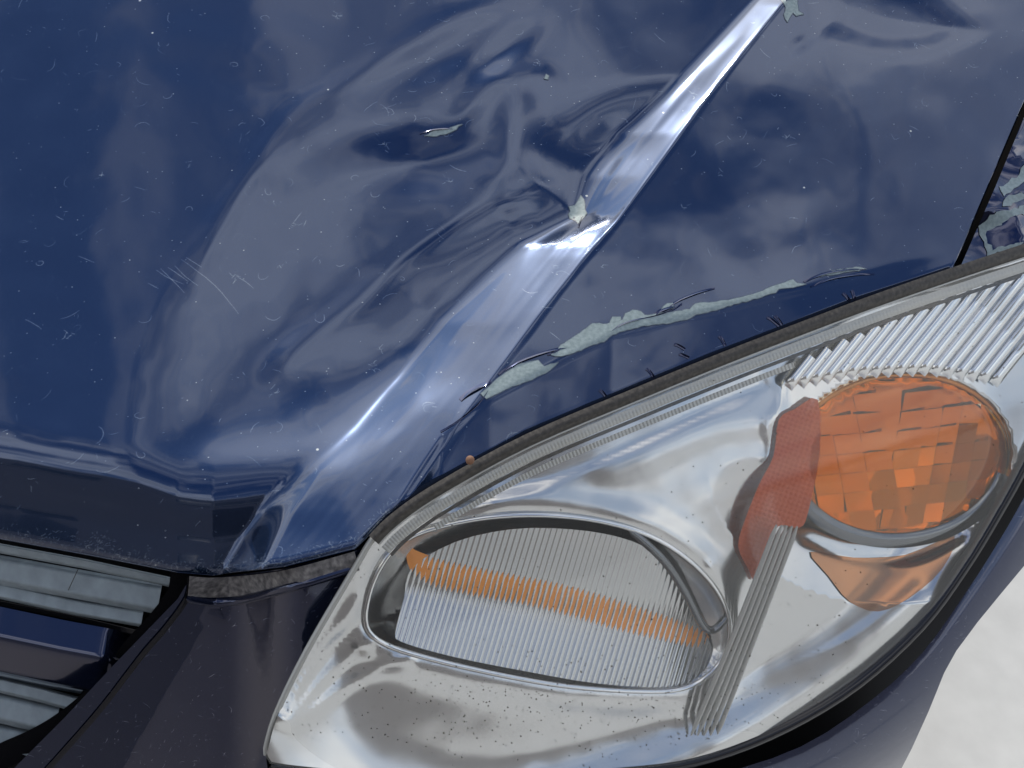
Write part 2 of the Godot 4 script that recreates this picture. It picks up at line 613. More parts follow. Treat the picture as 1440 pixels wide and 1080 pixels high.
func small_dirt(base: Color, specks: int, fibres: int, dark: bool) -> Array:
	var size := 1024
	var im := Image.create(size, size, false, Image.FORMAT_RGB8)
	var mask := Image.create(size, size, false, Image.FORMAT_RGB8)
	im.fill(base.linear_to_srgb())
	mask.fill(Color.WHITE)
	for k in specks:
		var c := Color(0.1, 0.09, 0.07) if dark and rng.randf() < 0.6 else Color(0.8, 0.78, 0.74)
		dab(im, mask, Vector2(rng.randf() * size, rng.randf() * size), rng.randf_range(0.4, 1.0), c, rng.randf_range(0.2, 0.8))
	for k in fibres:
		stroke(im, mask, Vector2(rng.randf() * size, rng.randf() * size), rng.randfn(-0.6, 0.5), rng.randf_range(4.0, 20.0), rng.randf_range(-0.1, 0.1), 0.6, Color(0.85, 0.83, 0.8), rng.randf_range(0.15, 0.8))
	return [ImageTexture.create_from_image(im), ImageTexture.create_from_image(mask)]

func noise_tex(freq: float, seed_: int, dark: Color, light: Color, normal := false, bump := 4.0) -> NoiseTexture2D:
	var n := FastNoiseLite.new()
	n.seed = seed_
	n.frequency = freq
	n.fractal_octaves = 5
	var t := NoiseTexture2D.new()
	t.width = 512
	t.height = 512
	t.seamless = true
	t.noise = n
	if normal:
		t.as_normal_map = true
		t.bump_strength = bump
	else:
		var g := Gradient.new()
		g.set_color(0, dark)
		g.set_color(1, light)
		t.color_ramp = g
	return t

func materials() -> void:
	var d := dirty_pictures()
	M.paint_hood = paint(Color.WHITE)
	M.paint_hood.albedo_texture = d[0]
	M.paint_hood.metallic_texture = d[1]
	M.paint_hood.clearcoat_texture = d[1]
	var e := small_dirt(Color(0.018, 0.028, 0.072), 1500, 900, false)
	M.paint = paint(Color.WHITE)
	M.paint.albedo_texture = e[0]
	M.paint.metallic_texture = e[1]
	M.paint.clearcoat_texture = e[1]
	M.paint.uv1_scale = Vector3(3, 3, 3)
	M.primer = plain(Color(0.36, 0.44, 0.44), 0.6)
	M.primer.albedo_texture = noise_tex(0.03, 3, Color(0.78, 0.8, 0.8), Color(1, 1, 1))
	M.primer.uv1_scale = Vector3(14, 14, 14)
	M.chip_edge = plain(Color(0.10, 0.13, 0.17), 0.5)
	M.flake = paint(Color(0.012, 0.02, 0.07).linear_to_srgb())
	M.black = plain(Color(0.006, 0.006, 0.007), 0.75)
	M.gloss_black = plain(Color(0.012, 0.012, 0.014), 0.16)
	M.rubber = plain(Color(0.11, 0.098, 0.08), 0.45)
	M.rubber.albedo_texture = noise_tex(0.05, 11, Color(0.35, 0.33, 0.3), Color(1, 1, 1))
	M.rubber.uv1_triplanar = true
	M.rubber.uv1_scale = Vector3(9, 9, 9)
	M.dirt = plain(Color(0.42, 0.40, 0.37), 0.9)
	M.dirt.albedo_texture = noise_tex(0.03, 21, Color(0.25, 0.25, 0.28), Color(1, 1, 1))
	M.dirt.uv1_triplanar = true
	M.dirt.uv1_scale = Vector3(11, 11, 11)
	M.grille = plain(Color(0.34, 0.40, 0.43), 0.6)
	M.grille.metallic_specular = 0.3
	M.grille.albedo_texture = noise_tex(0.02, 8, Color(0.82, 0.82, 0.82), Color(1, 1, 1))
	M.grille.uv1_triplanar = true
	M.grille.uv1_scale = Vector3(6, 6, 6)
	M.chrome = plain(Color(0.60, 0.605, 0.595), 0.09, 1.0)
	M.chrome.roughness_texture = noise_tex(0.012, 31, Color(0.5, 0.5, 0.5), Color(1, 1, 1))
	M.chrome.roughness = 0.22
	M.chrome.uv1_triplanar = true
	M.chrome.uv1_scale = Vector3(5, 5, 5)
	M.flute = plain(Color(0.72, 0.73, 0.72), 0.13, 1.0)
	M.fluted = plain(Color(0.52, 0.53, 0.52), 0.2, 1.0)
	M.dark_chrome = plain(Color(0.16, 0.17, 0.18), 0.15, 1.0)
	M.amber_rim = plain(Color(0.55, 0.2, 0.03), 0.2, 0.6)
	M.reflection_tint = plain(Color(0.45, 0.22, 0.11), 0.18, 1.0)  # tint standing in for the amber signal mirrored in the chrome
	M.speck = plain(Color(0.09, 0.08, 0.065), 0.8)
	M.lens = StandardMaterial3D.new()
	M.lens.albedo_color = Color(0.86, 0.87, 0.84, 0.045)
	M.lens.transparency = BaseMaterial3D.TRANSPARENCY_ALPHA
	M.lens.roughness = 0.06
	M.rib_clear = plain(Color(0.42, 0.42, 0.38), 0.25, 0.2)
	M.amber = StandardMaterial3D.new()
	M.amber.albedo_color = Color(1.0, 0.75, 0.27, 0.04)
	M.amber.refraction_enabled = true
	M.amber.refraction_scale = 0.03
	M.amber.roughness = 0.04
	M.amber_back = plain(Color(0.62, 0.5, 0.34), 0.10, 1.0)
	M.amber_tab = plain(Color(0.50, 0.075, 0.006), 0.35, 0.25)
	M.amber_tab.albedo_color.a = 0.9
	M.amber_tab.transparency = BaseMaterial3D.TRANSPARENCY_ALPHA
	M.amber_glint = plain(Color(0.85, 0.3, 0.04), 0.3)  # colour of the painted orange reflection
	M.ground = plain(Color(0.26, 0.235, 0.22), 0.95)
	M.ground.albedo_texture = noise_tex(0.01, 14, Color(0.95, 0.95, 0.95), Color(1, 1, 1))
	M.ground.uv1_scale = Vector3(60, 60, 60)
	M.slab = plain(Color(0.66, 0.67, 0.65), 0.9)
	M.slab.albedo_texture = M.ground.albedo_texture
	M.slab.uv1_triplanar = true
	M.slab.uv1_scale = Vector3(3, 3, 3)
	M.brick = plain(Color(0.11, 0.105, 0.11), 0.9)
	M.stone = plain(Color(0.25, 0.24, 0.22), 0.9)
	M.husk = plain(Color(0.22, 0.11, 0.06), 0.7)

# ------------------------------------------------------------------ the sky
func sky_picture() -> ImageTexture:
	var w := 1024
	var h := 512
	var im := Image.create(w, h, false, Image.FORMAT_RGBF)
	var cl := FastNoiseLite.new()
	cl.seed = 949
	cl.frequency = 1.1
	cl.fractal_octaves = 6
	cl.domain_warp_enabled = true
	cl.domain_warp_amplitude = 0.5
	cl.domain_warp_frequency = 0.7
	var sun := -sun_direction()
	for y in h:
		var th := PI * (y + 0.5) / h
		for x in w:
			var ph := TAU * (x + 0.5) / w
			var d := Vector3(sin(ph) * sin(th), cos(th), -cos(ph) * sin(th))
			var c := Vector3(0.55, 0.55, 0.53)
			if d.y > 0.0:
				var k := pow(1.0 - d.y, 1.35)
				c = Vector3(0.05, 0.13, 0.36).lerp(Vector3(0.62, 0.78, 1.0), k)
				var p := Vector2(d.x, d.z) / (d.y + 0.22)
				var a := cl.get_noise_2d(p.x, p.y)
				var dens := smoothstep(-0.08, 0.34, a)
				var wisp := smoothstep(-0.05, 0.5, cl.get_noise_2d(p.x * 2.1 + 7.0, p.y * 2.9 - 3.0)) * 0.28
				dens = dens + (1.0 - dens) * wisp
				var glow := maxf(0.0, d.dot(sun))
				var lit := 1.8 + 1.0 * pow(glow, 20.0)
				var cc := Vector3(1.0, 0.97, 0.93) * lit * lerpf(1.0, 0.6, smoothstep(0.2, 0.55, a))
				c += Vector3(0.62, 0.85, 1.2) * 1.1 * pow(glow, 10.0) + Vector3(1.0, 0.9, 0.72) * 2.0 * pow(glow, 90.0)
				c = c.lerp(cc, dens * 0.92)
			im.set_pixel(x, y, Color(c.x, c.y, c.z))
	return ImageTexture.create_from_image(im)

func sun_direction() -> Vector3:
	return -Vector3(-0.22, 0.50, -0.84).normalized()

# ------------------------------------------------------------------ scene
func _ready() -> void:
	rng.seed = 4
	wobble.seed = 9
	wobble.frequency = 0.011
	wobble.fractal_octaves = 2
	crumple.seed = 19
	crumple.frequency = 0.02
	crumple.fractal_type = FastNoiseLite.FRACTAL_RIDGED
	crumple.fractal_octaves = 1
	# camera, sky, sun, exposure
	var cam := Camera3D.new()
	cam.name = "camera"
	cam.fov = 40.0
	cam.near = 0.02
	cam.far = 900.0
	add_child(cam)
	cam.position = Vector3(0, 1.40, 0.56)
	cam.rotation_degrees = Vector3(-46, 0, 0)
	cam.current = true
	eye = cam.position
	cam_basis = cam.basis
	var env := Environment.new()
	env.background_mode = Environment.BG_SKY
	env.tonemap_mode = Environment.TONE_MAPPER_LINEAR
	env.tonemap_exposure = 1.0
	env.sdfgi_enabled = true
	env.ssao_enabled = true
	env.ssil_enabled = true
	var pan_sky := PanoramaSkyMaterial.new()
	pan_sky.panorama = sky_picture()
	env.sky = Sky.new()
	env.sky.sky_material = pan_sky
	var we := WorldEnvironment.new()
	we.name = "world_environment"
	we.environment = env
	add_child(we)
	var sun := DirectionalLight3D.new()
	sun.name = "sun"
	sun.light_energy = 1.0
	sun.light_color = Color(1.0, 0.96, 0.9)
	sun.light_angular_distance = 2.0
	sun.shadow_enabled = true
	add_child(sun)
	sun.look_at_from_position(Vector3.ZERO, sun_direction(), Vector3.UP)

	lens_line = lens_top.duplicate()
	for i in range(1, lens_low.size()):
		lens_line.append(lens_low[i])
	materials()
	shape_dents()

	var gp := PlaneMesh.new()
	gp.size = Vector2(600, 600)
	gp.material = M.ground
	var ground := MeshInstance3D.new()
	ground.name = "ground"
	ground.mesh = gp
	ground.set_meta("kind", "structure")
	ground.set_meta("label", "brown gravelly ground in front of the car")
	add_child(ground)

	var slab := MeshInstance3D.new()
	var sb := BoxMesh.new()
	sb.size = Vector3(40, 0.12, 60)
	sb.material = M.slab
	slab.name = "pavement"
	slab.mesh = sb
	slab.position = Vector3(20.49, 0.0, -5)
	slab.set_meta("kind", "structure")
	slab.set_meta("label", "pale sunlit concrete pavement beside the car")
	add_child(slab)

	build_added_warehouse()

	var car := Node3D.new()
	car.name = "car"
	car.set_meta("label", "dark navy blue car with crumpled hood, chipped paint and clouded headlight")
	car.set_meta("category", "car")
	add_child(car)

	var hood := build_hood(car)
	hood.set_meta("label", "dusty navy hood with deep dents and a bent crease")
	box("chassis", car, M.black, Vector3(1.5, 0.42, 1.9), Vector3(-0.48, 0.36, -1.12))
	build_chips(hood)
	build_fender(car)
	build_bumper(car)
	build_grille(car)
	build_headlight(car)
	build_litter()

func box(called: String, parent: Node3D, mat: Material, size: Vector3, at: Vector3) -> void:
	var b := BoxMesh.new()
	b.size = size
	b.material = mat
	var o := MeshInstance3D.new()
	o.name = called
	o.mesh = b
	parent.add_child(o, true)
	o.position = at

# an added building behind the camera, unseen, darkening what paint and chrome mirror
func build_added_warehouse() -> void:
	var w := Node3D.new()
	w.name = "added_warehouse"
	w.set_meta("label", "added unseen dark brick building behind the camera, for dark reflections in the paint")
	w.set_meta("category", "added_building")
	add_child(w)
	w.position = Vector3(-2.0, 0.0, 7.5)
	box("wall", w, M.brick, Vector3(22, 6.2, 6), Vector3(0, 3.1, 3.0))
	box("parapet", w, M.stone, Vector3(22.4, 0.35, 6.4), Vector3(0, 6.38, 3.0))
	for k in 6:
		box("window", w, M.gloss_black, Vector3(1.6, 1.3, 0.1), Vector3(-8.5 + 3.4 * k, 4.6, -0.02))
		box("sill", w, M.stone, Vector3(1.9, 0.12, 0.3), Vector3(-8.5 + 3.4 * k, 3.88, -0.1))
	box("door", w, M.black, Vector3(3.2, 3.0, 0.12), Vector3(1.7, 1.5, -0.03))

func zoomed(a: Array, k: float, ox: float, oy: float) -> PackedVector2Array:
	var p := pts(a)
	for i in p.size():
		p[i] = p[i] * k + Vector2(ox, oy)
	return p

func ragged(p: PackedVector2Array, amount: float) -> PackedVector2Array:
	var o := PackedVector2Array()
	for i in p.size():
		var a := p[i]
		var b := p[(i + 1) % p.size()]
		o.append(a)
		var k := int(a.distance_to(b) / 5.0)
		for j in range(1, k):
			o.append(a.lerp(b, float(j) / k) + Vector2(rng.randf_range(-1, 1), rng.randf_range(-1, 1)) * amount)
	return o

func chip(hood: Node3D, outline: PackedVector2Array, label := "") -> void:
	var line := ragged(outline, 0.9)
	var o := region("paint_chip", hood, M.primer, line, 5.0, func(u, v): return hood_n(u, v) + 0.0007, 0.0004)
	var wider := Geometry2D.offset_polygon(line, 1.0, Geometry2D.JOIN_ROUND)
	if wider.size() == 1:
		region("chip_edge", o, M.chip_edge, wider[0], 5.0, func(u, v): return hood_n(u, v) + 0.0004, 0.0006)
	if label:
		o.set_meta("label", label)

func flake(hood: Node3D, a: Vector2, b: Vector2, width: float, lift: float) -> void:
	# a curled sliver of lacquer: one side on the paint, the other lifted
	var line := PackedVector2Array([a, a.lerp(b, 0.3) + (b - a).orthogonal() * 0.06, a.lerp(b, 0.7) + (b - a).orthogonal() * 0.05, b])
	strip("paint_flake", hood, M.flake, smooth_line(line, false, 3), 0.0, width, 3.0, 3, func(u, v): return hood_n(u, v) + 0.0006,
		func(s, w): return lift * w * w * sin(PI * clampf(s / a.distance_to(b), 0.03, 0.97)))

func build_chips(hood: Node3D) -> void:
	var k := 580.0 / 1440.0
	chip(hood, zoomed([285, 345, 320, 310, 375, 275, 430, 235, 480, 237, 535, 222, 545, 200, 570, 188, 600, 194, 612, 206, 700, 196, 770, 186, 790, 166, 850, 161, 920, 150, 1000, 130, 1060, 105, 1130, 82, 1145, 95, 1175, 98, 1130, 110, 1080, 115, 1070, 128, 980, 155, 900, 175, 860, 190, 790, 205, 760, 222, 700, 235, 600, 245, 540, 262, 500, 275, 470, 300, 430, 310, 390, 330, 340, 345, 320, 350], k, 660, 360), "long grey-green scrape where the paint has flaked off to primer")
	chip(hood, zoomed([310, 372, 262, 386, 240, 363, 180, 375, 130, 405, 95, 430, 65, 460, 40, 480, 60, 498, 100, 480, 150, 455, 210, 435, 280, 400], k, 660, 360))
	chip(hood, zoomed([1215, 70, 1280, 50, 1350, 38, 1385, 45, 1330, 54, 1260, 67], k, 660, 360))
	chip(hood, zoomed([488, 238, 500, 212, 528, 212, 530, 222], k, 660, 360))
	chip(hood, zoomed([668, 188, 690, 166, 712, 164, 714, 182], k, 660, 360))
	chip(hood, zoomed([1080, 145, 1110, 140, 1140, 90, 1155, 110, 1160, 160, 1170, 180, 1140, 215, 1130, 235, 1115, 215, 1085, 205, 1078, 185, 1088, 170], 0.2778, 500, 250), "star shaped paint chip at the pinch of the crease")
	chip(hood, zoomed([755, -4, 800, -10, 805, 30, 820, 40, 800, 45, 790, 35, 775, 62, 765, 40, 770, 20], 0.5, 720, 0))
	chip(hood, zoomed([350, 688, 400, 660, 440, 655, 500, 640, 540, 630, 490, 665, 450, 680, 390, 690], 0.2778, 500, 0))
	chip(hood, zoomed([955, 398, 965, 376, 978, 384, 974, 402], 0.2778, 500, 0))
	# slivers of lifted lacquer round the scrapes
	var f := [645, 560, 690, 534, 9, 700, 525, 800, 486, 5, 690, 548, 620, 608, 4, 860, 463, 910, 445, 4, 935, 434, 1005, 404, 4, 1130, 395, 1215, 376, 5, 1140, 402, 1230, 384, 4, 790, 492, 770, 500, 6, 920, 440, 948, 428, 7, 812, 320, 818, 302, 4, 590, 187, 640, 180, 3, 960, 428, 900, 450, 4]
	for i in range(0, f.size(), 5):
		flake(hood, Vector2(f[i], f[i + 1]), Vector2(f[i + 2], f[i + 3]), f[i + 4] * 0.6, 0.0012)
	# nicks along the edge over the headlight
	var nick := [948, 486, 962, 493, 955, 500, 968, 505, 1010, 474, 1018, 487, 1078, 448, 1094, 460, 1088, 446, 1098, 458, 1184, 414, 1194, 425, 1196, 409, 1200, 422, 908, 520, 918, 532, 842, 550, 850, 558]
	for i in range(0, nick.size(), 4):
		flake(hood, Vector2(nick[i], nick[i + 1]), Vector2(nick[i + 2], nick[i + 3]), -4.0, 0.0015)

func nose_drop(u: float) -> float:
	return 0.052 * (1.0 - smoothstep(320.0, 430.0, u))

func fender_n(u: float, v: float) -> float:
	var n := hood_base(u, v) - 0.006 - 0.00012 * (u - 1345.0 + (v - 370.0) * 0.41)
	var c := crumple.get_noise_2d(u * 0.3 + v * 0.12, v * 0.5 - u * 0.1)
	n += 0.009 * c * smoothstep(60.0, 230.0, v)
	return n

func build_fender(car: Node3D) -> void:
	var o := region("fender", car, M.flake, pts([1352, 372, 1400, 262, 1453, 134, 1512, -10, 1592, -200, 1900, -200, 1900, 200, 1560, 306, 1440, 343]), 6.0, fender_n, 0.02, 0.8)
	o.set_meta("label", "crumpled navy fender corner with torn peeling paint")
	for p in [[1405, 262, 1430, 250, 1440, 232, 1446, 226, 1452, 246, 1432, 262, 1412, 276], [1376, 318, 1392, 302, 1420, 296, 1446, 284, 1452, 300, 1420, 306, 1402, 318, 1386, 330, 1396, 352, 1420, 344, 1440, 340, 1420, 352, 1388, 360, 1384, 340], [1414, 278, 1450, 268, 1460, 274, 1430, 284, 1410, 290], [1470, 240, 1500, 220, 1530, 226, 1490, 254]]:
		region("paint_chip", o, M.primer, ragged(pts(p), 2.6), 4.0, func(u, v): return fender_n(u, v) + 0.0009, 0.0008)

func bumper_n(u: float, v: float) -> float:
	var top := table(fascia_top, u)
	var d := v - top
	var n := hood_base(u, top) - 0.012 - nose_drop(u) - 0.00018 * d - 0.00000022 * d * d
	n -= 0.00005 * maxf(0.0, 420.0 - u)
	# the pressed line from the corner of the grille
	var x := 300.0 - (v - 850.0) * 0.55
	n += 0.0004 * maxf(0.0, x - u)
	return n + 0.0007 * wobble.get_noise_2d(u * 0.6, v * 0.6)

var fascia_top := smooth_line(pts([-400, 690, 0, 757, 250, 804, 330, 808, 400, 802, 500, 790, 600, 770, 760, 740]), false, 5)

func ledge_n(u: float, v: float) -> float:
	return bumper_n(u, v) + 0.004

func corner_n(u: float, v: float) -> float:
	var q := Vector2(u, v)
	var d := dist_line(corner_in, q)
	var f := clampf(d / corner_w, 0.0, 0.999)
	return lens_plane(u, v) - 0.012 + 0.00012 * d - 0.14 * (1.0 - sqrt(1.0 - f * f))

var corner_in := smooth_line(pts([880, 1108, 1000, 1091, 1126, 1050, 1226, 984, 1297, 918, 1355, 838, 1406, 759, 1447, 687, 1560, 480, 1640, 300]), false, 3)
var corner_out := smooth_line(pts([1760, 330, 1660, 500, 1560, 650, 1478, 752, 1440, 796, 1345, 915, 1306, 1000, 1268, 1080, 1215, 1160, 1120, 1260, 900, 1330]), false, 3)
var corner_w := 128.0

func build_bumper(car: Node3D) -> void:
	var o := region("bumper_cover", car, M.paint, pts([268, 812, 300, 812, 400, 800, 500, 774, 512, 772, 502, 797, 434, 915, 390, 1006, 374, 1063, 380, 1110, 600, 1130, 600, 1480, -300, 1480, -60, 1150, 20, 1080, 90, 1010, 160, 935, 250, 842]), 14.0, bumper_n, 0.03)
	o.set_meta("label", "dark navy bumper skin between the grille and the headlight")
	# dusty ledge under the lip of the bonnet, and the bright pressed edge below it
	strip("dirty_ledge", o, M.dirt, smooth_line(pts([266, 816, 310, 818, 400, 808, 500, 781]), false, 6), -6.0, 22.0, 3.0, 4, ledge_n, func(s, w): return 0.0008 * sin(w * PI))
	tube("pressed_edge", o, M.paint, smooth_line(pts([262, 840, 300, 846, 345, 842, 420, 822, 498, 798]), false, 6), 0.0036, bumper_n, false, 0.0022)
	var line := corner_in.duplicate()
	for q in corner_out:
		line.append(q)
	line.reverse()
	var c := region("bumper_corner", car, M.paint, line, 11.0, corner_n, 0.03)
	c.set_meta("label", "navy bumper corner below the headlight")
	# the dark body behind the panels
	region("inner_body", car, M.black, pts([-500, 640, 0, 720, 300, 770, 560, 690, 1000, 470, 1330, 350, 1460, 60, 1900, -200, 1900, 260, 1600, 520, 1400, 830, 1290, 990, 1200, 1100, 900, 1250, 600, 1500, -500, 1500]), 40.0,
		func(u, v): return minf(lens_plane(u, v) - 0.11, hood_base(u, v) - 0.06) if u > 560.0 else hood_base(u, 790.0) - 0.13 - 0.00025 * maxf(0.0, v - 790.0) - 0.0002 * maxf(0.0, u - 200.0))

func grille_n(u: float, v: float) -> float:
	return hood_base(u, table(hood_edge, u)) - 0.035 - nose_drop(u) - 0.00022 * (v - table(hood_edge, u))

func slat(parent: Node3D, line: PackedVector2Array, w: float, tilt: float, mat: Material, called: String, deep := 0.0) -> void:
	strip(called, parent, mat, line, 0.0, w, 9.0, 8, func(u, v): return grille_n(u, v) - deep,
		func(s, t): return tilt * (t - 0.5) - 0.012 * (maxf(0.0, t - 0.88) / 0.12) ** 2.0 - 0.008 * (maxf(0.0, 0.06 - t) / 0.06) ** 2.0 + 0.0003 * sin(s * 0.05))

func build_grille(car: Node3D) -> void:
	var g := Node3D.new()
	g.name = "grille"
	g.set_meta("label", "grey louvred grille with a navy crossbar")
	car.add_child(g, true)
	# upper opening: a lip and two louvres, then the painted bar, then the lower louvres
	slat(g, pts([-460, 688, 0, 764, 120, 786, 242, 812]), 14.0, -0.004, M.grille, "slat", -0.004)
	slat(g, pts([-460, 702, 0, 780, 120, 802, 228, 822]), 42.0, 0.012, M.grille, "slat")
	slat(g, pts([-460, 744, 0, 818, 110, 842, 202, 858]), 24.0, 0.010, M.grille, "slat", 0.003)
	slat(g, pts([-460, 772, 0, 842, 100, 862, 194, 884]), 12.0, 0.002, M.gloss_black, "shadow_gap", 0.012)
	var bar := strip("crossbar", g, M.paint, pts([-460, 782, 0, 853, 90, 872, 186, 890]), 0.0, 98.0, 8.0, 16, grille_n,
		func(s, t): return 0.050 * t - 0.078 * maxf(0.0, t - 0.45) - 0.02 * (maxf(0.0, t - 0.93) / 0.07) ** 2.0 - 0.03 * smoothstep(0.93, 1.0, s / 665.0))
	bar.set_meta("label", "navy painted crossbar of the grille")
	slat(g, pts([-460, 870, 0, 952, 60, 966, 112, 980]), 22.0, 0.008, M.grille, "slat", 0.006)
	slat(g, pts([-460, 892, 0, 974, 50, 986, 84, 994]), 42.0, 0.012, M.grille, "slat", 0.006)
	slat(g, pts([-460, 936, 0, 1018, 30, 1024, 52, 1030]), 40.0, 0.012, M.grille, "slat", 0.006)
	# seam across the louvres, the inner wall and the bright bevel of the surround
	tube("seam", g, M.rubber, pts([110, 800, 96, 830]), 0.0008, grille_n, false, 0.004)
	strip("surround", g, M.gloss_black, smooth_line(pts([262, 800, 256, 838, 226, 880, 196, 912, 168, 948, 132, 990, 80, 1030, 20, 1060, -60, 1086, -420, 1160]), false, 5), -14.0, 22.0, 5.0, 6, func(u, v): return grille_n(u, v) + 0.006, func(s, t): return -0.010 * (1.0 - t))
	strip("bevel", g, M.gloss_black, smooth_line(pts([266, 812, 262, 842, 232, 884, 204, 916, 176, 952, 142, 996, 95, 1050, 40, 1110, -30, 1180, -300, 1480]), false, 5), -22.0, 3.0, 5.0, 6, bumper_n, func(s, t): return 0.0015 - 0.016 * (1.0 - t) * (1.0 - t))

func amber_dome(parent: Node3D) -> void:
	var v := PackedVector3Array()
	var ix := PackedInt32Array()
	var rings := 22
	var segs := 72
	for layer in 2:
		for i in rings + 1:
			var r := sin(PI * 0.5 * i / rings)
			for k in segs:
				var g := TAU * k / segs
				var q := Vector2(cos(g) * 152.0, sin(g) * 116.0).rotated(-0.1) * r * (1.0 - 0.012 * layer)
				var n := lens_n(1265.0 + q.x, 645.0 + q.y) - 0.034 + 0.022 * sqrt(maxf(0.0, 1.0 - r * r)) - 0.0025 * layer
				v.append(place(1265.0 + q.x, 645.0 + q.y, n))
	var per := (rings + 1) * segs
	for layer in 2:
		for i in rings:
			for k in segs:
				var a := layer * per + i * segs + k
				var a2 := layer * per + i * segs + (k + 1) % segs
				var b := a + segs
				var b2 := a2 + segs
				if layer == 0:
					ix.append_array([a, b, a2, a2, b, b2])
				else:
					ix.append_array([a, a2, b, a2, b2, b])
	for k in segs:
		var a := rings * segs + k
		var a2 := rings * segs + (k + 1) % segs
		ix.append_array([a, a + per, a2, a2, a + per, a2 + per])
	# make the outer skin face the eye
	var f := (v[ix[5 * segs * 6 + 2]] - v[ix[5 * segs * 6]]).cross(v[ix[5 * segs * 6 + 1]] - v[ix[5 * segs * 6]])
	if f.dot(cam_basis.z) < 0.0:
		for i in range(0, ix.size(), 3):
			var s := ix[i + 1]
			ix[i + 1] = ix[i + 2]
			ix[i + 2] = s
	var dome := commit("turn_signal", parent, M.amber, v, mean_normals(v, ix), PackedVector2Array(), ix)
	dome.set_meta("label", "amber oval turn signal")
	# an amber bowl behind it, and mirror facets set in the bowl
	region("signal_bowl", parent, M.amber_back, ring_arc(1.09, 0.0, TAU * 47.0 / 48.0), 9.0, func(u, v):
		var rr := signal_r(u, v)
		return lens_n(u, v) - 0.0562 + 0.024 * minf(rr * rr, 1.0) + 0.0012 * sin(rr * 40.0) * smoothstep(0.9, 1.0, rr))
	for gy in range(-5, 6):
		for gx in range(-7, 8):
			var wide := 27.0 if gx > 0 else 38.0
			var c0 := Vector2(gx * wide - gy * 5.0 * signf(gx + 0.5) + 8.0, gy * 27.0 - gx * 3.0)
			if signal_r(1265.0 + c0.x, 645.0 + c0.y) > 0.9:
				continue
			var tx := rng.randf_range(-0.00009, 0.00009)
			var ty := rng.randf_range(-0.00009, 0.00009) - 0.00002
			var fv := PackedVector3Array()
			var r0 := signal_r(1265.0 + c0.x, 645.0 + c0.y)
			var n0 := lens_n(1265.0 + c0.x, 645.0 + c0.y) - 0.0535 + 0.024 * r0 * r0
			for c in [Vector2(-1, -1), Vector2(1, -1), Vector2(1, 1), Vector2(-1, 1)]:
				var o := Vector2(c.x * wide * 0.49 - c.y * 2.5 * signf(gx + 0.5), c.y * 13.2 - c.x * wide * 0.05)
				var slope := 0.048 * (c0.x * o.x / 20164.0 + c0.y * o.y / 11664.0)
				fv.append(place(1265.0 + c0.x + o.x, 645.0 + c0.y + o.y, n0 + slope - 0.000264 * o.x - 0.000146 * o.y + tx * o.x + ty * o.y))
			commit("facet", parent, M.amber_back, fv, PackedVector3Array(), PackedVector2Array(), face_up(fv, PackedInt32Array([0, 1, 2, 0, 2, 3])))

